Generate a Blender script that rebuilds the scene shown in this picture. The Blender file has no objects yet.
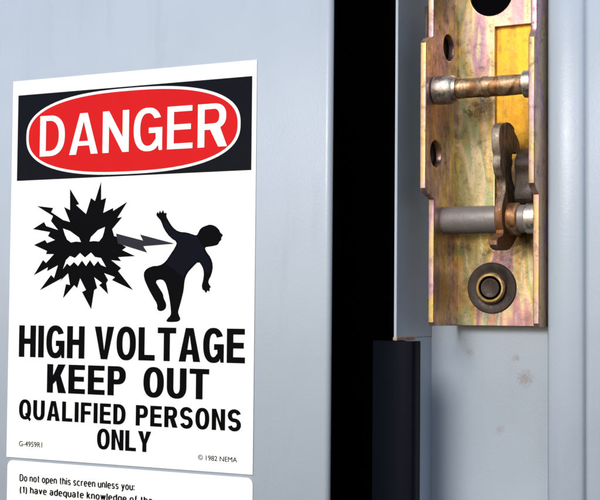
import bpy, bmesh, math, random
from mathutils import Vector, Matrix
random.seed(4)
S=bpy.context.scene
COL=S.collection
# ------------------------------------------------------------ camera
TH=math.radians(27.6); PH=math.radians(2.6); RO=math.radians(0.5); FPX=1350.0
C=Vector((0.571,-1.008,0.0))
F=Vector((-math.sin(TH),math.cos(TH),0)); R=Vector((math.cos(TH),math.sin(TH),0)); U=Vector((0,0,1))
Fp=F*math.cos(PH)+U*math.sin(PH); Up=U*math.cos(PH)-F*math.sin(PH)
Ur=Up*math.cos(RO)-R*math.sin(RO); Rr=R*math.cos(RO)+Up*math.sin(RO)
cam=bpy.data.cameras.new("camera"); camo=bpy.data.objects.new("camera",cam); COL.objects.link(camo)
M=Matrix((( Rr.x,Ur.x,-Fp.x,C.x),(Rr.y,Ur.y,-Fp.y,C.y),(Rr.z,Ur.z,-Fp.z,C.z),(0,0,0,1)))
camo.matrix_world=M
cam.sensor_width=36; cam.lens=FPX/600*36; cam.clip_start=0.01; cam.clip_end=2000
S.camera=camo
# survey helpers: measured photo coordinates -> real positions on the flat faces of the cabinet
def ray(px,py): return Fp+Rr*((px-300)/FPX)+Ur*((250-py)/FPX)
def onY(px,py,Y):
    d=ray(px,py); return C+d*((Y-C.y)/d.y)
def onX(px,py,X):
    d=ray(px,py); return C+d*((X-C.x)/d.x)
# ------------------------------------------------------------ materials
def newmat(name):
    m=bpy.data.materials.new(name); m.use_nodes=True
    nt=m.node_tree; b=nt.nodes["Principled BSDF"]; return m,nt,b
def N(nt,t,**k):
    n=nt.nodes.new(t)
    for a,v in k.items(): setattr(n,a,v)
    return n
def coords(nt,scale=(1,1,1),loc=(0,0,0)):
    tc=N(nt,"ShaderNodeTexCoord"); mp=N(nt,"ShaderNodeMapping"); mp.inputs["Scale"].default_value=scale; mp.inputs["Location"].default_value=loc
    nt.links.new(tc.outputs["Object"],mp.inputs["Vector"]); return mp.outputs["Vector"]
def noise(nt,vec,scale,detail=4,rough=.55,dist=0):
    n=N(nt,"ShaderNodeTexNoise"); n.inputs["Scale"].default_value=scale; n.inputs["Detail"].default_value=detail
    n.inputs["Roughness"].default_value=rough; n.inputs["Distortion"].default_value=dist
    nt.links.new(vec,n.inputs["Vector"]); return n.outputs["Fac"]
def ramp(nt,fac,stops):
    r=N(nt,"ShaderNodeValToRGB"); e=r.color_ramp.elements
    while len(e)<len(stops): e.new(0.5)
    for i,(p,c) in enumerate(stops):
        e[i].position=p; e[i].color=(c[0],c[1],c[2],1) if hasattr(c,'__len__') else (c,c,c,1)
    nt.links.new(fac,r.inputs["Fac"]); return r.outputs["Color"]
def mix(nt,fac,a,b,mode='MIX'):
    n=N(nt,"ShaderNodeMix",data_type='RGBA',blend_type=mode)
    for sock,v in ((n.inputs["Factor"],fac),(n.inputs["A"],a),(n.inputs["B"],b)):
        if isinstance(v,bpy.types.NodeSocket): nt.links.new(v,sock)
        elif hasattr(v,'__len__'): sock.default_value=(v[0],v[1],v[2],1)
        else: sock.default_value=v
    return n.outputs["Result"]
def mth(nt,op,a,b2=None):
    n=N(nt,"ShaderNodeMath",operation=op)
    for i,vv in enumerate((a,b2)):
        if vv is None: continue
        if isinstance(vv,bpy.types.NodeSocket): nt.links.new(vv,n.inputs[i])
        else: n.inputs[i].default_value=vv
    return n.outputs[0]
def bump(nt,b,h,strength,dist=0.001):
    n=N(nt,"ShaderNodeBump"); n.inputs["Strength"].default_value=strength; n.inputs["Distance"].default_value=dist
    nt.links.new(h,n.inputs["Height"]); nt.links.new(n.outputs["Normal"],b.inputs["Normal"])
def near(nt,v,cx,cz,r,nsc=240):
    tc=N(nt,"ShaderNodeTexCoord"); sx=N(nt,"ShaderNodeSeparateXYZ"); nt.links.new(tc.outputs["Object"],sx.inputs[0])
    ddx=mth(nt,'POWER',mth(nt,'SUBTRACT',sx.outputs[0],cx),2.0); ddz=mth(nt,'POWER',mth(nt,'SUBTRACT',sx.outputs[2],cz),2.0)
    dd=mth(nt,'SQRT',mth(nt,'ADD',ddx,ddz))
    fall=mth(nt,'MAXIMUM',mth(nt,'SUBTRACT',1.0,mth(nt,'DIVIDE',dd,r)),0.0)
    return mth(nt,'MULTIPLY',fall,noise(nt,v,nsc,7,.8))
def paint(name,base,rough=.4,dirt=0.1,peel=.25,spots=0.0,blobs=()):
    m,nt,b=newmat(name); v=coords(nt)
    big=noise(nt,v,9,3); fine=noise(nt,v,420,2); spk=noise(nt,v,160,5,.7)
    c=mix(nt,ramp(nt,big,[(.3,0),(.75,1)]),base,[x*(1-dirt) for x in base])
    c=mix(nt,ramp(nt,spk,[(.70,0),(.78,.5)]),c,[x*.55 for x in base])
    vs=coords(nt,(1,1,.12))
    c=mix(nt,ramp(nt,noise(nt,vs,55,4,.6),[(.55,0),(.8,.18)]),c,[x*.6 for x in base])
    if spots>0:
        sp=noise(nt,v,38,6,.75,.4)
        c=mix(nt,ramp(nt,sp,[(.64,0),(.74,spots)]),c,(.27,.23,.20))
        sp=noise(nt,v,520,3,.6)
        c=mix(nt,ramp(nt,sp,[(.73,0),(.79,.6)]),c,(.20,.12,.08))
    for (bx,bz,br,amt) in blobs:
        f=near(nt,v,bx,bz,br,420)
        c=mix(nt,ramp(nt,f,[(.30,0),(.46,amt)]),c,(.22,.14,.09))
    nt.links.new(c,b.inputs["Base Color"])
    rr=ramp(nt,noise(nt,v,30,4),[(.3,rough*.85),(.7,rough*1.2)]); nt.links.new(rr,b.inputs["Roughness"])
    bump(nt,b,fine,peel,.0004); return m
def zinc(name,cols,rough=.34,metal=.85,dirt=.6,scale=(1,1,.35),nsc=28,loc=(0,0,0),wear=.5,dcol=(.06,.035,.02),streak=0,spots=(),bs=.5,scol=(.05,.028,.018),dist=.9):
    m,nt,b=newmat(name); v=coords(nt,scale,loc); v2=coords(nt)
    n1=noise(nt,v,nsc,3,.5,dist)
    stops=[(.30+.40*i/(len(cols)-1),c) for i,c in enumerate(cols)]
    c=ramp(nt,n1,stops)
    if streak:
        vs=coords(nt,(1,1,.10),loc); st=noise(nt,vs,140,5,.65)
        c=mix(nt,ramp(nt,st,[(.36,streak),(.54,0)]),c,(.12,.08,.05))
    big=noise(nt,v2,24,5,.7,.4)
    c=mix(nt,ramp(nt,big,[(.50,0),(.76,dirt)]),c,(.11,.065,.035))
    d=noise(nt,v2,90,9,.78,.2)
    c=mix(nt,ramp(nt,d,[(.53,0),(.68,dirt)]),c,dcol)
    for (sx_,sz_,r_,a_) in spots:
        c=mix(nt,ramp(nt,near(nt,v2,sx_,sz_,r_,110),[(.15,0),(.42,a_)]),c,scol)
    w=noise(nt,v2,150,6,.75)
    c=mix(nt,ramp(nt,w,[(.62,0),(.72,wear)]),c,(.78,.70,.62))
    nt.links.new(c,b.inputs["Base Color"])
    nt.links.new(ramp(nt,d,[(.45,metal),(.7,metal*.35)]),b.inputs["Metallic"])
    nt.links.new(ramp(nt,d,[(.35,rough*.7),(.7,min(1,rough*1.9))]),b.inputs["Roughness"])
    bump(nt,b,mix(nt,.4,d,w),bs,.0007); return m
def plain(name,base,rough=.5,metal=0,bs=.1,bsc=200,var=.15,spec=.5):
    m,nt,b=newmat(name); v=coords(nt)
    n=noise(nt,v,60,5,.6)
    nt.links.new(mix(nt,n,[x*(1-var) for x in base],[min(1,x*(1+var)) for x in base]),b.inputs["Base Color"])
    b.inputs["Roughness"].default_value=rough; b.inputs["Metallic"].default_value=metal; b.inputs["Specular IOR Level"].default_value=spec
    bump(nt,b,noise(nt,v,bsc,4),bs,.0005); return m
def vinyl(name,base,rough=.2,var=.03,spec=.5):
    m,nt,b=newmat(name); v=coords(nt)
    n=noise(nt,v,14,4,.6)
    nt.links.new(mix(nt,n,[x*(1-var) for x in base],base),b.inputs["Base Color"])
    b.inputs["Roughness"].default_value=rough; b.inputs["Specular IOR Level"].default_value=spec
    bump(nt,b,noise(nt,v,16,3),.35,.002); return m

WY=.067; YB=.060
s1=onY(525,378,WY); s2_=onY(470,352,WY); s3=onY(500,430,WY)
bolt_p=onY(492,288,YB); pin_p=onY(500,92,YB); low_p=onY(505,228,YB); shade_p=onY(520,178,YB)
m_door=paint("door_paint",(.42,.485,.575),.34,.06)
m_wall=paint("cabinet_paint",(.41,.48,.575),.36,.10)
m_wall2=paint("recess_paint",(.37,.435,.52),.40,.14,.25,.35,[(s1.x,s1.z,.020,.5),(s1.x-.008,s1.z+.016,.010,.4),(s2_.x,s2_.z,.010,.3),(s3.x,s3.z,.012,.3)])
m_black=plain("shade_and_gasket_black",(.0015,.0015,.0022),.9,spec=.04)  # near-black colour for shade in the gap and plate hole, and for the gasket
m_rail=plain("black_enamel",(.0025,.0032,.007),.6,0,.15,90,spec=.06)
m_white=vinyl("white_vinyl",(.88,.89,.90),.3,.03,.3)
m_ink=vinyl("black_print",(.0012,.0014,.003),.3,.03,.05)
m_shirt=vinyl("navy_print",(.0028,.004,.012),.3,.1,.06)
m_navy=vinyl("black_header_print",(.002,.0025,.007),.18,.03,.10)
m_red=vinyl("red_print",(.74,.003,.006),.2,.25,.18)
m_grey=vinyl("grey_print",(.028,.028,.040),.3,.03,.08)
gold=(.68,.47,.18); pink=(.66,.38,.37); green=(.38,.46,.26); olive=(.46,.42,.22); purple=(.46,.28,.38); straw=(.76,.64,.42); bronze=(.50,.36,.20); teal=(.34,.43,.36)
m_zinc=zinc("yellow_zinc",[olive,straw,green,gold,straw,pink,purple,straw,teal,pink,gold],.27,.92,.7,(1.1,1,.26),26,wear=.45,streak=.2,bs=.35,dist=.5,
   spots=[(bolt_p.x,bolt_p.z,.044,.9),(low_p.x+.01,low_p.z-.006,.038,.9),(pin_p.x-.012,pin_p.z-.012,.026,.75),(shade_p.x,shade_p.z,.036,.85)])  # last spot paints the shade beside the lever
m_zincp=zinc("pink_zinc",[bronze,pink,gold,(.62,.42,.38),purple,gold,olive,(.62,.42,.40)],.32,.9,.7,(1,1,.24),30,loc=(3,1,2),wear=.55,streak=.2,bs=.4,dist=.5)
m_zincy=zinc("amber_zinc",[(.90,.42,.015),(.95,.50,.03),(.85,.40,.02)],.30,.5,.5,wear=.3,streak=.3,bs=.3,
   spots=[(shade_p.x,shade_p.z,.055,.95),(shade_p.x-.004,shade_p.z-.02,.055,.9)],scol=(.045,.025,.012))  # both spots paint shade beside the lever into the lower amber plate
m_pin=zinc("rusty_pin",[(.46,.24,.10),(.22,.10,.045),(.58,.42,.26),(.34,.16,.07)],.38,.8,.95,nsc=80,bs=.9,dcol=(.09,.035,.015))
m_lever=zinc("worn_grey_brown_steel",[(.32,.26,.20),(.14,.11,.09),(.38,.32,.26),(.26,.16,.10)],.48,.7,.9,nsc=60,wear=.6,bs=1.0,
   spots=[(low_p.x,low_p.z,.050,.95)],scol=(.26,.10,.035))
m_bolt=zinc("dull_bolt_steel",[(.13,.08,.045),(.24,.16,.08),(.09,.055,.035)],.5,.7,.9,nsc=90,wear=.35,bs=.9)
m_steel=zinc("worn_steel",[(.60,.57,.53),(.72,.66,.58),(.46,.40,.34)],.25,.93,.9,bs=.8)
m_grease=plain("grey_steel_rod",(.25,.225,.22),.5,.4,.7,160,.3)
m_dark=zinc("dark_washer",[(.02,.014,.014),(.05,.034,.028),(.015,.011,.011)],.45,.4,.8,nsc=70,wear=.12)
m_rust=zinc("rust_edge",[(.28,.12,.05),(.40,.22,.12),(.5,.42,.36)],.7,.2,.6)

# ------------------------------------------------------------ mesh helpers
def add(name,me,mat,parent=None,smooth=False):
    o=bpy.data.objects.new(name,me); COL.objects.link(o)
    if mat: me.materials.clear(); me.materials.append(mat)
    if parent: o.parent=parent
    return o
def empty(name,loc,label,cat):
    o=bpy.data.objects.new(name,None); COL.objects.link(o); o.location=loc; o["label"]=label; o["category"]=cat
    bpy.context.view_layer.update(); return o
def par(o,p):
    o.parent=p; o.matrix_parent_inverse=Matrix.Translation(-p.location); return o
def box(x0,x1,y0,y1,z0,z1,bev=0,seg=2):
    bm=bmesh.new(); bmesh.ops.create_cube(bm,size=1)
    for v in bm.verts:
        v.co=Vector(((x0+x1)/2+v.co.x*(x1-x0),(y0+y1)/2+v.co.y*(y1-y0),(z0+z1)/2+v.co.z*(z1-z0)))
    if bev: bmesh.ops.bevel(bm,geom=bm.edges[:],offset=bev,segments=seg,affect='EDGES',profile=.5)
    me=bpy.data.meshes.new("m"); bm.to_mesh(me); bm.free(); return me
def curve_mesh(loops,thick=0,bev=0,mat4=None):
    cu=bpy.data.curves.new("c",'CURVE'); cu.dimensions='2D'; cu.fill_mode='BOTH'
    for l in loops:
        sp=cu.splines.new('POLY'); sp.points.add(len(l)-1); sp.use_cyclic_u=True
        for i,(a,b) in enumerate(l): sp.points[i].co=(a*100,b*100,0,1)
    cu.extrude=max(0,thick/2-bev)*100; cu.bevel_depth=bev*100; cu.bevel_resolution=2; cu.offset=-bev*100
    o=bpy.data.objects.new("t",cu); COL.objects.link(o)
    dg=bpy.context.evaluated_depsgraph_get(); me=bpy.data.meshes.new_from_object(o.evaluated_get(dg))
    bpy.data.objects.remove(o); me.transform(Matrix.Scale(.01,4))
    if mat4: me.transform(mat4)
    return me
def XZ(Y): return Matrix(((1,0,0,0),(0,0,-1,Y),(0,1,0,0),(0,0,0,1)))
def YZ(X): return Matrix(((0,0,1,X),(1,0,0,0),(0,1,0,0),(0,0,0,1)))
def flat(pts,Y):
    return curve_mesh([[( onY(p[0],p[1],Y).x, onY(p[0],p[1],Y).z) for p in pts]],0,0,XZ(Y))
def circ(a,b,ra,rb=None,n=40):
    rb=rb or ra
    return [(a+ra*math.cos(2*math.pi*i/n),b+rb*math.sin(2*math.pi*i/n)) for i in range(n)]
def lathe(prof,axis='X',n=40,org=(0,0,0)):
    bm=bmesh.new(); rings=[]
    for s,r in prof:
        ring=[]
        for i in range(n):
            a=2*math.pi*i/n
            if axis=='X': p=(org[0]+s,org[1]+r*math.cos(a),org[2]+r*math.sin(a))
            else: p=(org[0]+r*math.cos(a),org[1]+s,org[2]+r*math.sin(a))
            ring.append(bm.verts.new(p))
        rings.append(ring)
    for a,b in zip(rings,rings[1:]):
        for i in range(n): bm.faces.new((a[i],a[(i+1)%n],b[(i+1)%n],b[i]))
    bm.faces.new(rings[0]); bm.faces.new(rings[-1])
    bmesh.ops.recalc_face_normals(bm,faces=bm.faces)
    me=bpy.data.meshes.new("m"); bm.to_mesh(me); bm.free(); return me
def autosmooth(me,ang=35):
    for p in me.polygons: p.use_smooth=True
    me.set_sharp_from_angle(angle=math.radians(ang))
def sweep(prof,z0,z1,thick,name,mat,parent):
    bm=bmesh.new(); lo=[bm.verts.new((x,y,z0)) for x,y in prof]; hi=[bm.verts.new((x,y,z1)) for x,y in prof]
    for i in range(len(prof)-1): bm.faces.new((lo[i],lo[i+1],hi[i+1],hi[i]))
    me=bpy.data.meshes.new("m"); bm.to_mesh(me); bm.free()
    o=add(name,me,mat); autosmooth(me,50); md=o.modifiers.new("s",'SOLIDIFY'); md.thickness=thick; md.offset=-1
    return par(o,parent)
def arc(cx,cy,r,a0,a1,n=8,ry=None):
    ry=ry or r
    return [(cx+r*math.cos(math.radians(a0+(a1-a0)*i/n)),cy+ry*math.sin(math.radians(a0+(a1-a0)*i/n))) for i in range(n+1)]

ZT,ZB=.55,-.5
# ------------------------------------------------------------ door
door=empty("cabinet_door",(-.2,0,ZB),"pale blue grey painted steel cabinet door with rolled edge","door")
dx=onY(330,250,0).x
prof=[(-.75,0),(-.3,0),(dx-.005,0)]+arc(dx-.005,.005,.005,-90,0,8)[1:]
sweep(prof,ZB,ZT,.002,"door_skin",m_door,door)
par(add("door_gasket",box(dx-.03,dx-.003,.0055,.03,ZB,ZT,.002),m_black),door)
# ------------------------------------------------------------ cabinet
cab=empty("equipment_cabinet",(.2,.067,ZB),"pale blue grey steel cabinet frame with recessed latch pocket","cabinet")
XW=.1364
TZ=onY(400,338,-.008).z
par(add("recess_side_wall",box(XW-.0025,XW,-.008,WY,TZ,ZT,.0007),m_wall),cab)
par(add("recess_side_wall",box(XW-.0025,XW,.012,WY,ZB,TZ-.0001,.0002),m_wall),cab)
par(add("wall_rust_edge",box(XW-.003,XW+.0006,-.0085,.03,TZ-.0022,TZ+.0006,.0005),m_rust),cab)
par(add("recess_back_wall",box(XW,.262,WY,WY+.003,ZB,ZT),m_wall2),cab)
par(add("gap_shade_panel",box(-.75,XW-.003,.16,.165,ZB,ZT),m_black),cab)  # black panel added to stand for the darkness inside the gap
par(add("gap_shade_panel",box(XW-.006,XW-.003,.0,.16,ZB,ZT),m_black),cab)  # second added black panel, keeps the gap's right side in painted darkness
xs=.2536; x2=onY(584,250,.010).x
crown=[]
for i in range(13):
    t=i/12; crown.append((xs+.003+(x2-.003-xs-.003)*t, .0125-.0035*math.sin(math.pi*(t*.8+.15))))
prof=[(xs,WY),(xs,.020)]+[(xs+.0005,.0165)]+crown+[(x2-.0008,.0135),(x2,.022),(x2+.0022,.022),(x2+.0022,.008)]+arc(x2+.0062,.008,.004,180,270,6)[1:]+[(.6,.004)]
sweep(prof,ZB,ZT,.002,"frame_post",m_wall,cab)
# black channel
a=onY(373,345,-.012).x; b_=onY(420.5,345,.004).x; z=onY(400,341,-.012).z
ch=curve_mesh([[(a,-.012),(b_-.001,-.012),(b_,-.011),(b_,.004),(b_-.003,.004),(b_-.003,-.008),(a+.003,-.008),(a+.003,.03),(a,.03)]],z-ZB,.0006)
ch.transform(Matrix.Translation((0,0,(z+ZB)/2)))
par(add("black_channel",ch,m_rail),cab)
par(add("channel_cap",box(a+.0032,b_-.0032,-.0078,.0045,z-.004,z-.001,.0005),m_rail),cab)

# ------------------------------------------------------------ danger sign
YS=-.0006
sign=empty("danger_sign",onY(130,460,YS),"white danger high voltage sticker with red oval, stuck on door","sign")
def signpart(name,me,mat,p=sign): return par(add(name,me,mat),p)
def rect_from(px0,px1,yTL,yTR,yBL,yBR,Y):
    x0=onY(px0,(yTL+yBL)/2,Y).x; x1=onY(px1,(yTR+yBR)/2,Y).x
    zt=(onY(px0,yTL,Y).z+onY(px1,yTR,Y).z)/2; zb=(onY(px0,yBL,Y).z+onY(px1,yBR,Y).z)/2
    return x0,x1,zb,zt
x0,x1,zb,zt=rect_from(10,255,82,60,457,475,YS)
signpart("sticker_sheet",curve_mesh([[(x0,zb),(x1,zb),(x1,zt),(x0,zt)]],.0006,.0001,XZ(YS)),m_white)
h0,h1,hb,ht=rect_from(18,252,96,76,180,171,YS)
signpart("black_header",curve_mesh([[(h0,hb),(h1,hb),(h1,ht),(h0,ht)]],0,0,XZ(YS-.0005)),m_navy)
o0,o1,ob,ot=rect_from(27,241,96,82,170,176,YS)
ocx=(o0+o1)/2; ocz=(hb+ht)/2; orx=(o1-o0)/2; orz=(ht-hb)/2-.0015
def sup(cx,cz,rx,rz,p=2.5,n=120):
    l=[]
    for i in range(n):
        t=2*math.pi*i/n; c,s=math.cos(t),math.sin(t)
        l.append((cx+rx*abs(c)**(2/p)*(1 if c>0 else -1),cz+rz*abs(s)**(2/p)*(1 if s>0 else -1)))
    return l
signpart("white_oval_border",curve_mesh([sup(ocx,ocz,orx,orz)],0,0,XZ(YS-.0008)),m_white)
signpart("red_oval",curve_mesh([sup(ocx,ocz,orx-.0030,orz-.0026)],0,0,XZ(YS-.0011)),m_red)
# ---- heavy grotesque capitals drawn as outlines (cap height 1)
def ell(cx,cy,rx,ry,a0,a1,n=14,p=2.35):
    l=[]
    for i in range(n+1):
        t=math.radians(a0+(a1-a0)*i/n); c,s=math.cos(t),math.sin(t)
        l.append((cx+rx*math.copysign(abs(c)**(2/p),c),cy+ry*math.copysign(abs(s)**(2/p),s)))
    return l
def stroke(pts,s,h):
    Lp=[];Rp=[]
    for i,(x,y) in enumerate(pts):
        x0_,y0_=pts[max(0,i-1)]; x1_,y1_=pts[min(len(pts)-1,i+1)]
        dx_,dy_=x1_-x0_,y1_-y0_; l=math.hypot(dx_,dy_) or 1; dx_/=l; dy_/=l
        w=(s*abs(dy_)**2+h*abs(dx_)**2)/2*1.0
        Lp.append((x-dy_*w,y+dx_*w)); Rp.append((x+dy_*w,y-dx_*w))
    return Lp+Rp[::-1]
def glyph(ch,s,h,W):
    E=[]
    if ch=='I': return s,[[(0,0),(s,0),(s,1),(0,1)]],E
    if ch=='H': return W,[[(0,0),(s,0),(s,.5-h/2),(W-s,.5-h/2),(W-s,0),(W,0),(W,1),(W-s,1),(W-s,.5+h/2),(s,.5+h/2),(s,1),(0,1)]],E
    if ch=='L': W*=.88; return W,[[(0,0),(W,0),(W,h),(s,h),(s,1),(0,1)]],E
    if ch=='T': W*=.98; return W,[[(W/2-s/2,0),(W/2+s/2,0),(W/2+s/2,1-h),(W,1-h),(W,1),(0,1),(0,1-h),(W/2-s/2,1-h)]],E
    if ch=='E': W*=.92; return W,[[(0,0),(W,0),(W,h),(s,h),(s,.51-h/2),(W*.93,.51-h/2),(W*.93,.51+h/2),(s,.51+h/2),(s,1-h),(W*.98,1-h),(W*.98,1),(0,1)]],E
    if ch=='F': W*=.88; return W,[[(0,0),(s,0),(s,.49-h/2),(W*.92,.49-h/2),(W*.92,.49+h/2),(s,.49+h/2),(s,1-h),(W,1-h),(W,1),(0,1)]],E
    if ch=='N': return W,[[(0,0),(s,0),(s,.64),(W-s,0),(W,0),(W,1),(W-s,1),(W-s,.36),(s,1),(0,1)]],E
    if ch=='A':
        W*=1.12; k=s*1.12; yb=.21; yt=yb+h*.85; m=W/2; ap=s*.62
        ix=lambda y:k+(m-k)*y/.86
        return W,[[(0,0),(k,0),(ix(yb),yb),(W-ix(yb),yb),(W-k,0),(W,0),(m+ap,1),(m-ap,1)],[(ix(yt),yt),(W-ix(yt),yt),(m,.80)]],E
    if ch=='V':
        W*=1.08; k=s*1.12; m=W/2
        return W,[[(m-s*.55,0),(m+s*.55,0),(W,1),(W-k,1),(m,.26),(k,1),(0,1)]],E
    if ch=='Y':
        W*=1.08; k=s*1.2; m=W/2
        return W,[[(m-s/2,0),(m+s/2,0),(m+s/2,.40),(W,1),(W-k,1),(m,.60),(k,1),(0,1),(m-s/2,.40)]],E
    if ch=='K':
        W*=1.05
        return W,[[(0,0),(s,0),(s,.30),(s+.11,.43),(W-s*1.25,0),(W+.02,0),(s+.27,.62),(W-.01,1),(W-s*1.3,1),(s,.60),(s,1),(0,1)]],E
    if ch in 'OQ':
        W*=1.06
        if ch=='Q': E=[[(W*.52,.25),(W*.62,.35),(W+.01,.02),(W*.88,-.09)]]
        return W,[ell(W/2,.5,W/2,.515,0,352,46),ell(W/2,.5,W/2-s,.515-h,0,352,46)],E
    if ch=='D':
        r=W*.62
        return W,[[(0,0)]+ell(W-r,.5,r,.5,-90,90,24)+[(0,1)],[(s,h)]+ell(W-r,.5,r-s,.5-h,-90,90,24)+[(s,1-h)]],E
    if ch=='P':
        r=.31; rx=W*.45
        return W*.97,[[(0,0),(s,0),(s,1-2*r)]+ell(W*.97-rx,1-r,rx,r,-90,90,20)+[(0,1)],[(s,1-2*r+h)]+ell(W*.97-rx,1-r,rx-s,r-h,-90,90,20)+[(s,1-h)]],E
    if ch=='R':
        r=.29; rx=W*.43; yb=1-2*r
        e=ell(W-rx,1-r,rx,r,-62,90,18)
        return W*1.03,[[(0,0),(s,0),(s,yb-.02),(W*.44,yb-.02),(W-s*1.12,0),(W*1.04,0),(W*.80,yb+.01)]+e+[(0,1)],[(s,yb+h*.9)]+ell(W-rx,1-r,rx-s,r-h*.95,-90,90,20)+[(s,1-h)]],E
    if ch=='U':
        return W,[[(0,1)]+ell(W/2,.38,W/2,.395,180,360,24)+[(W,1),(W-s,1)]+ell(W/2,.38,W/2-s,.395-h,360,180,24)+[(s,1)]],E
    if ch=='G':
        W*=1.06; rx=W/2; ry=.515; m=W/2
        o=ell(m,.5,rx,ry,28,300,34); i=ell(m,.5,rx-s,ry-h,300,38,34)
        return W,[o+[(W-s*.62,.12),(W-s*.5,0),(W,0),(W,.54),(m+.02,.54),(m+.02,.54-h),(W-s,.54-h),(W-s,.27)]+i],E
    if ch=='S':
        rx=W/2-s/2; q=(.515-h/2)/2
        pts=ell(W/2,.5+q,rx,q,14,270,26,2.1)[:-1]+ell(W/2,.5-q,rx,q,90,-166,26,2.1)
        return W,[stroke(pts,s*.98,h*1.05)],E
def sans(s_,px0,px1,yTL,yTR,yBL,yBR,name,mat,Y,parent,s=.215,h=.17,W=.66,track=.10,word=.36):
    loops=[];ex=[];x=0
    for ch in s_:
        if ch==' ': x+=word-track; continue
        w,ls,E=glyph(ch,s,h,W)
        for l in ls: loops.append([(x+a,b) for a,b in l])
        for l in E: ex.append([(x+a,b) for a,b in l])
        x+=w+track
    tot=x-track
    X0,X1,Z0,Z1=rect_from(px0,px1,yTL,yTR,yBL,yBR,Y)
    f=lambda l:[(X0+a/tot*(X1-X0),Z0+b*(Z1-Z0)) for a,b in l]
    me=curve_mesh([f(l) for l in loops],0,0,XZ(Y))
    par(add(name,me,mat),parent)
    if ex: par(add("letter_tail",curve_mesh([f(l) for l in ex],0,0,XZ(Y-.0002)),mat),parent)
# ---- small bold lower-case drawn as pen strokes
def small(ch):
    O=lambda: ell(.24,.36,.24,.36,0,360,20,2.2)
    st={
     'n':(.46,[[(0,0),(0,.74)],[(0,.40)]+ell(.23,.44,.23,.29,170,0,12,2.3)+[(.46,0)]]),
     'h':(.46,[[(0,0),(0,1.02)],[(0,.40)]+ell(.23,.44,.23,.29,170,0,12,2.3)+[(.46,0)]]),
     'r':(.28,[[(0,0),(0,.74)],[(0,.38)]+ell(.26,.42,.26,.29,170,85,8,2.3)]),
     'u':(.46,[[(.46,0),(.46,.74)],[(0,.74)]+ell(.23,.28,.23,.28,180,350,12,2.3)]),
     'o':(.48,[O()]),'d':(.48,[O(),[(.48,0),(.48,1.02)]]),'p':(.48,[O(),[(0,.74),(0,-.28)]]),
     'q':(.48,[O(),[(.48,.74),(.48,-.28)]]),
     'g':(.48,[O(),[(.48,.74),(.48,0)]+ell(.24,-.04,.24,.24,0,-150,10,2.3)]),
     'e':(.48,[[(.03,.37),(.45,.37)],ell(.24,.36,.24,.36,0,318,20,2.2)]),
     'c':(.46,[ell(.24,.36,.24,.36,42,318,18,2.2)]),
     'a':(.46,[ell(.20,.20,.20,.20,0,360,16,2.2),[(.43,0),(.43,.46)]+ell(.22,.48,.21,.25,0,160,10,2.2)]),
     's':(.42,[ell(.21,.535,.19,.185,20,270,12,2.1)[:-1]+ell(.21,.18,.20,.18,90,-160,12,2.1)]),
     't':(.26,[[(.12,.98),(.12,.14),(.16,.02),(.27,.02)],[(0,.70),(.27,.70)]]),
     'f':(.26,[[(.10,0),(.10,.86),(.15,1.0),(.28,1.0)],[(0,.70),(.27,.70)]]),
     'i':(.0,[[(0,0),(0,.74)],[(0,.88),(0,1.02)]]),'l':(.0,[[(0,0),(0,1.02)]]),
     'k':(.44,[[(0,0),(0,1.02)],[(.40,.74),(.02,.32)],[(.14,.44),(.44,0)]]),
     'v':(.46,[[(0,.74),(.23,.02)],[(.46,.74),(.23,.02)]]),
     'w':(.72,[[(0,.74),(.18,.02)],[(.36,.72),(.18,.02)],[(.36,.72),(.54,.02)],[(.72,.74),(.54,.02)]]),
     'y':(.46,[[(0,.74),(.23,.04)],[(.46,.74),(.16,-.26),(.02,-.26)]]),
     ':':(.0,[[(0,0),(0,.16)],[(0,.56),(0,.72)]]),
     '(':(.18,[ell(.30,.38,.26,.68,125,235,10,2)]),')':(.18,[ell(-.12,.38,.26,.68,55,-55,10,2)]),
     '1':(.22,[[(.2,0),(.2,1.0)],[(.0,.76),(.2,.86)]]),
     'D':(.58,[[(0,0),(0,1)],[(0,1)]+ell(.26,.5,.32,.5,90,-90,14,2.3)+[(0,0)]]),
    }
    return st[ch]
def fineprint(s_,px0,px1,yTL,yTR,yBL,yBR,name,mat,Y,parent,wt=.20,track=.30,word=.55):
    bm=bmesh.new(); x=0; segs=[]
    for ch in s_:
        if ch==' ': x+=word-track+.12; continue
        w,sts=small(ch)
        for k,l in enumerate(sts): segs.append(([(x+a,b) for a,b in l],k))
        x+=w+track
    tot=x-track
    X0,X1,Z0,Z1=rect_from(px0,px1,yTL,yTR,yBL,yBR,Y)
    for l,k in segs:
        st=stroke(l,wt,wt*.8); n=len(st)//2; y=Y-.00006*k
        vs=[bm.verts.new((X0+a/tot*(X1-X0),y,Z0+b*(Z1-Z0))) for a,b in st]
        for i in range(n-1): bm.faces.new((vs[i],vs[i+1],vs[2*n-2-i],vs[2*n-1-i]))
    me=bpy.data.meshes.new("m"); bm.to_mesh(me); bm.free()
    par(add(name,me,mat),parent)
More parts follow.
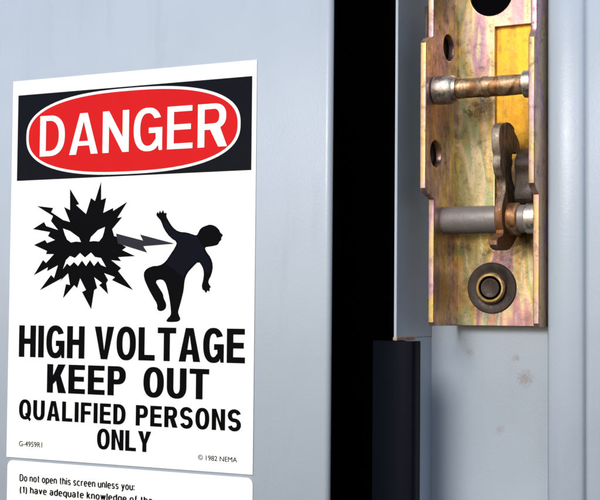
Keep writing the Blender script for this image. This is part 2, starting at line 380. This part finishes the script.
def text(s,px0,px1,yTL,yTR,yBL,yBR,name,mat,Y,parent,off=.03,space=1.0,word=1.0):
    cu=bpy.data.curves.new("t",'FONT'); cu.body=s; cu.size=1; cu.offset=off; cu.space_character=space; cu.space_word=word
    cu.resolution_u=6
    o=bpy.data.objects.new("t",cu); COL.objects.link(o); bpy.context.view_layer.update()
    dg=bpy.context.evaluated_depsgraph_get(); me=bpy.data.meshes.new_from_object(o.evaluated_get(dg)); bpy.data.objects.remove(o)
    X0,X1,Z0,Z1=rect_from(px0,px1,yTL,yTR,yBL,yBR,Y)
    ax=[v.co.x for v in me.vertices]; ay=[v.co.y for v in me.vertices]
    a0,a1,b0,b1=min(ax),max(ax),min(ay),max(ay)
    for v in me.vertices:
        v.co=Vector((X0+(v.co.x-a0)/(a1-a0)*(X1-X0),Y,Z0+(v.co.y-b0)/(b1-b0)*(Z1-Z0)))
    return par(add(name,me,mat),parent)
YT=YS-.0006
sans("DANGER",40,227,115,104,156,147,"danger_lettering",m_white,YS-.0014,sign,s=.155,h=.13,W=.64,track=.115)
sans("HIGH VOLTAGE",19,245,325,329,357,363,"warning_lettering",m_ink,YT,sign,word=.38)
sans("KEEP OUT",47,209,364,369,393,399,"warning_lettering",m_ink,YT,sign,W=.64,word=.60)
sans("QUALIFIED PERSONS",19,241,401,408,420,430,"warning_lettering",m_ink,YT,sign,W=.66,track=.13,word=.55)
sans("ONLY",97,151,429,431,449,452,"warning_lettering",m_ink,YT,sign)
text("G-4959R1",19,42,441,442,446,447.5,"small_print",m_ink,YT,sign,.0)
text("\u00a9 1982 NEMA",198,237,455,456.5,460,462,"small_print",m_ink,YT,sign,.0)
# burst: a ragged cluster of long slanted lightning flashes
burst=[(70,222),(64,207),(70,210),(70,189),(79,204),(76,205),(86,214),
 (91,198),(95,201),(101,182),(101,200),(106,198),(103,213),
 (113,208),(113,211),(127,202),(117,218),(122,217),(112,229),(114,236),(122,238),(119,243),
 (126,247),(122,250),(135,256),(118,257),(121,261),(111,260),
 (121,268),(118,271),(133,290),(112,280),(115,277),(104,273),
 (108,280),(106,283),(108,294),(99,285),(102,283),(94,277),
 (97,288),(94,290),(91,309),(82,292),(86,290),(80,278),
 (77,288),(74,285),(63,298),(66,284),(70,285),(68,273),
 (60,281),(62,278),(40,290),(51,275),(54,278),(58,265),
 (47,271),(48,267),(34,275),(43,260),(46,263),(54,254),
 (46,254),(47,251),(34,245),(45,240),(47,243),(55,240),
 (48,236),(50,232),(33,229),(44,222),(46,226),(58,230),
 (51,221),(53,216),(37,206),(53,208),(51,212),(63,220)]
signpart("angry_burst_pictogram",flat(burst,YT),m_ink)
Y3=YT-.0003
signpart("burst_eye",flat([(63,228.5),(70,231),(79,237.5),(81,242),(76,241.5),(71,242.5),(67,239.5),(65,235)],Y3),m_white)
signpart("burst_eye",flat([(105,227),(98,230),(91,237),(89.5,241.5),(94,241),(99,241.5),(102.5,237),(104,232)],Y3),m_white)
signpart("burst_mouth",flat([(63,269),(66,260),(70,256),(75,258),(80,253),(85,257.5),(91,252.5),(95,257),(101,258),(106,267),(101,265),(98,261),(94,266),(90,260),(86,266),(82,260.5),(78,266),(74,262),(70,266),(67,263.5)],Y3),m_white)
signpart("lightning_bolt_pictogram",flat([(116,233.5),(143,240.5),(140,234.5),(174,243.5),(143,246),(147,252.5),(118,243.5)],YT-.0002),m_grey)
def smoothloop(l,it=2):
    for _ in range(it):
        n=[]
        for i in range(len(l)):
            a=l[i]; b=l[(i+1)%len(l)]
            n+= [(a[0]*.75+b[0]*.25,a[1]*.75+b[1]*.25),(a[0]*.25+b[0]*.75,a[1]*.25+b[1]*.75)]
        l=n
    return l
fig=[(156,215),(157.5,211.5),(158.8,214),(159.8,210),(161.3,213.6),(163,209.4),(164,213.4),(166.8,212.5),(166,216),(168,220),(172.6,227.4),(178.5,231.8),(187,232.4),(193,234.5),(197,235.5),(199,231),(201,228),(205,226),(210,224.4),(215,225.8),(219,229.4),(220,232.5),(223.2,235),(221,237.4),(221.4,239.8),(219.2,241.4),(218,244.6),(213,246),(208,246.6),(204.5,247.4),(206.4,252),(210.4,257),(213,265),(211.6,274),(208,281),(208.8,284),(211.2,287.5),(209.4,287.5),(209.6,292),(207.4,290),(206,293.4),(204,290),(202.6,290),(201.6,285.6),(203,281),(204,273),(202.6,267),(198.5,261),(192.4,267),(187,273),(184.4,280),(183.6,290),(181.2,300),(178.8,308.6),(177.8,312),(179,315.6),(180.6,319),(178,321.6),(171,322),(166,321.6),(167.2,318.8),(171,315),(170.8,309),(169.4,298),(167.2,288),(164.6,281),(160.4,279),(155,281),(159,287.6),(163,294),(163.4,298),(166.4,304),(165.4,309),(161,311.4),(157,309.8),(157.2,304),(153.4,298),(148,288),(143.6,277.6),(144.2,270.6),(151,266.2),(160,265.6),(165.6,261.6),(170,255),(175,247.6),(177.2,242),(170.2,237.6),(164,229.4),(160.8,220.5),(158.4,218)]
signpart("falling_figure_pictogram",flat(smoothloop(fig,1),YT),m_ink)
shirt=[(167,221.5),(171.6,228.6),(178.5,233),(187,233.5),(193,235.4),(197,236),(203.6,247.6),(205.2,253.4),(209,258.4),(211.2,265),(210,273),(205.2,273),(203.4,266),(198.5,260),(191,266.4),(186,272),(183.4,277),(165.6,263.6),(171,255.5),(176,248),(178,241.8),(171,236.8),(165,228.6),(162.4,222.5)]
signpart("figure_shirt",flat(shirt,Y3),m_shirt)

# second sticker
s2=empty("instruction_sticker",onY(130,500,YS),"white instruction sticker with small print below danger sign","sign")
x0,x1,zb,zt=rect_from(6,252,459.5,478,640,660,YS)
r=.006
loop=arc(x0+r,zt-r,r,180,90,6)+arc(x1-r,zt-r,r,90,0,6)+[(x1,zb),(x0,zb)]
par(add("sticker_sheet",curve_mesh([loop],.0006,.0001,XZ(YS)),m_white),s2)
fineprint("Do not open this screen unless you:",20,134,475.5,482.3,481.6,489,"instruction_lettering",m_ink,YT,s2)
fineprint("(1) have adequate knowledge of the",20,152,487.5,495.9,493.6,502.6,"instruction_lettering",m_ink,YT,s2)

# ------------------------------------------------------------ latch
latch=empty("door_latch",(.205,.062,onY(490,327,.06).z),"yellow zinc plated steel latch bracket with rusty pins and lever","latch")
XL=.1585; T=.0052
def L(name,me,mat,sm=True):
    o=add(name,me,mat)
    if sm: autosmooth(me)
    return par(o,latch)
def q(px,py): p=onY(px,py,YB-.002); return (p.x,p.z)
xr=.2520
zbot=q(490,326)[1]; ztop=.36
hc=q(491,-6); cut0=q(495,27); cut1=q(531,206)
plate=[[(XL+.001,zbot),(xr-.001,zbot),(xr-.001,ztop),(XL+.001,ztop)], circ(hc[0],hc[1],.0185,.0185), [(cut0[0],cut1[1]),(cut1[0],cut1[1]),(cut1[0],cut0[1]),(cut0[0],cut0[1])]]
L("mounting_plate",curve_mesh(plate,.004,.0006,XZ(YB)),m_zinc)
L("slide_plate",box(cut0[0]-.004,xr-.008,YB+.0022,YB+.0042,cut1[1]-.01,cut0[1]+.006),m_zincy)
L("hole_shade_backing",box(hc[0]-.022,hc[0]+.022,YB+.0045,YB+.0065,hc[1]-.022,hc[1]+.022),m_black)  # black sheet standing for the shade inside the plate hole
def fy(px,py,X=XL): p=onX(px,py,X); return (p.y,p.z)
zs1=fy(420,38)[1]; zs2=fy(420,193)[1]
yU=fy(420,110)[0]; yLo=fy(428,260)[0]; yT=fy(428,15)[0]
def flange(X,yU,yLo,yT,z1,z2,holes):
    out=[(YB,zbot),(YB,ztop),(yT,ztop),(yT,z1+.004),(yU+.004,z1),(yU,z1-.004),(yU,z2+.004),(yU+.004,z2),(yLo,z2-.004),(yLo,zbot+.003),(yLo+.003,zbot)]
    return curve_mesh([out]+holes,T,.0008,YZ(X+T/2))
def hole(px,py,ry,rz):
    p=onX(px,py,XL+T); return circ(p.y,p.z,ry,rz,28)
hl=[hole(449,48,.012,.011),hole(436,154,.012,.011)]
L("side_flange",flange(XL,yU,yLo,yT,zs1,zs2,hl),m_zincp)
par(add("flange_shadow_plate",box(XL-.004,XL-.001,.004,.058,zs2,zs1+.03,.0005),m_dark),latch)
XR=.2480
zr1=onX(535,36,XR).z; zr2=onX(535,190,XR).z
L("side_flange",flange(XR,yU,yU+.012,yU+.006,zr1,zr2,[]),m_zincp)
def pin(name,prof,Y,px,py,mat,X0):
    z=onY(px,py,Y).z
    return L(name,lathe(prof,'X',48,(X0,Y,z)),mat),z
A=XL+T
W=XR-A
PY=.004
up,zu=pin("upper_pin",[(-.008,.0085),(-.0005,.0085),(0,.0085),(.0202,.0085),(.0203,.0080),(W*.40,.0078),(W*.48,.0080),(W*.50,.0087),(W*.54,.0086),(W*.56,.0079),(W*.7,.0083),(W*.86,.0079),(W,.0080)],PY,485,87,m_pin,A)
L("pin_collar",lathe([(.0005,.0095),(.001,.0112),(.002,.0118),(.014,.0118),(.0152,.0112),(.0165,.0108),(.0175,.0098),(.0200,.0094)],'X',48,(A,PY,zu)),m_steel)
L("pin_collar",lathe([(W-.009,.0083),(W-.0085,.0108),(W-.001,.0108),(W-.0005,.0098)],'X',48,(A,PY,zu)),m_steel)
lo,zl=pin("lower_pin",[(.0,.0108),(.001,.0112),(W-.001,.0112),(W,.0108)],.0256,470,220,m_grease,A)
XLV=.2125
def ly(px,py): p=onX(px,py,XLV); return (p.y,p.z)
lev=[ly(x,y) for x,y in [(491.5,130),(493,125),(497,122.5),(502,123),(505,126),(507,129),(506.5,132),(510,138),(512,145),(512.5,152),(509,155),(506,152),(504,157),(505,163),(503.5,170),(504.5,180),(508,190),(513,196),(516,208),(516.5,216),(515,222),(513,231),(509,238),(505,246),(501,250.5),(493,250.5),(489,247),(489,238),(494,236),(496,232),(494,224),(493.5,210),(496,198),(498,188),(496.5,178),(494,176),(493,170),(492,164),(493,156),(491.5,150),(491,138)]]
L("lever",curve_mesh([smoothloop(lev,1)],.0066,.0006,YZ(XLV+.0034)),m_lever)
L("lever_hub",lathe([(0,.0122),(.001,.0130),(.0085,.0130),(.0095,.012)],'X',48,(XLV+.0070,.0256,zl)),m_pin)
L("pin_collar",lathe([(W-.014,.0112),(W-.013,.0122),(W-.001,.0122),(W-.0005,.012)],'X',48,(A,.0256,zl)),m_steel)
cz0=onY(525,205,.035).z; cz1=onY(525,148,.035).z
cam_l=smoothloop([(.018,cz0),(.055,cz0-.004),(.057,cz1),(.036,cz1+.002),(.020,cz1-.012),(.026,(cz0+cz1)/2)])
L("dark_cam",curve_mesh([cam_l],.016,.0015,YZ(.2325)),m_dark)
# mounting bolt: worn low head with concentric rings in a greasy dark washer
bx,bz=q(492,288)
bolt=L("mounting_bolt",lathe([(0,.0208),(-.0008,.0212),(-.0014,.0206),(-.0016,.0165),(-.0010,.0150),(-.0006,.012)],'Y',56,(bx,YB-.002,bz)),m_dark)
def hexloop(cx,cz,r,it=2):
    return smoothloop([(cx+r*math.cos(math.radians(60*i+12)),cz+r*math.sin(math.radians(60*i+12))) for i in range(6)],it)
hx=curve_mesh([hexloop(bx,bz,.0148)],.0042,.0012,XZ(YB-.0048))
hxo=add("hex_head",hx,m_bolt); autosmooth(hx,60); hxo.parent=bolt
rg=lathe([(0,.0118),(-.0009,.0115),(-.0010,.0101),(-.0001,.0096)],'Y',40,(bx,YB-.0068,bz))
ro=add("head_rim",rg,m_zincy); 
rg.materials.clear(); rg.materials.append(zinc("yellowed_rim",[(.55,.40,.13),(.40,.27,.09),(.62,.50,.26)],.4,.8,.7,nsc=90,wear=.4)); autosmooth(rg); ro.parent=bolt
r2=lathe([(0,.0080),(-.0003,.0078),(-.0003,.0062),(-.0001,.0056)],'Y',40,(bx,YB-.0071,bz))
ro2=add("head_inner_ring",r2,m_dark); autosmooth(r2); ro2.parent=bolt

# ------------------------------------------------------------ light
w=bpy.data.worlds.new("World"); S.world=w; w.use_nodes=True; nt=w.node_tree
sk=nt.nodes.new("ShaderNodeTexSky"); sk.sky_type='NISHITA'; sk.sun_disc=False
EL=math.radians(31)
az=math.radians(3)
sd=Vector((-math.sin(az)*math.cos(EL),-math.cos(az)*math.cos(EL),math.sin(EL)))
sk.sun_elevation=EL; sk.sun_rotation=math.atan2(sd.x,sd.y)
sk.air_density=1; sk.dust_density=1.2
nt.links.new(sk.outputs[0],nt.nodes["Background"].inputs[0]); nt.nodes["Background"].inputs[1].default_value=.135
sl=bpy.data.lights.new("sun",'SUN'); sl.energy=2.4; sl.angle=math.radians(22); sl.color=(1,.975,.93)
so=bpy.data.objects.new("sun",sl); COL.objects.link(so); so.rotation_euler=sd.to_track_quat('Z','Y').to_euler()
S.view_settings.view_transform='Standard'; S.view_settings.look='None'; S.view_settings.exposure=0
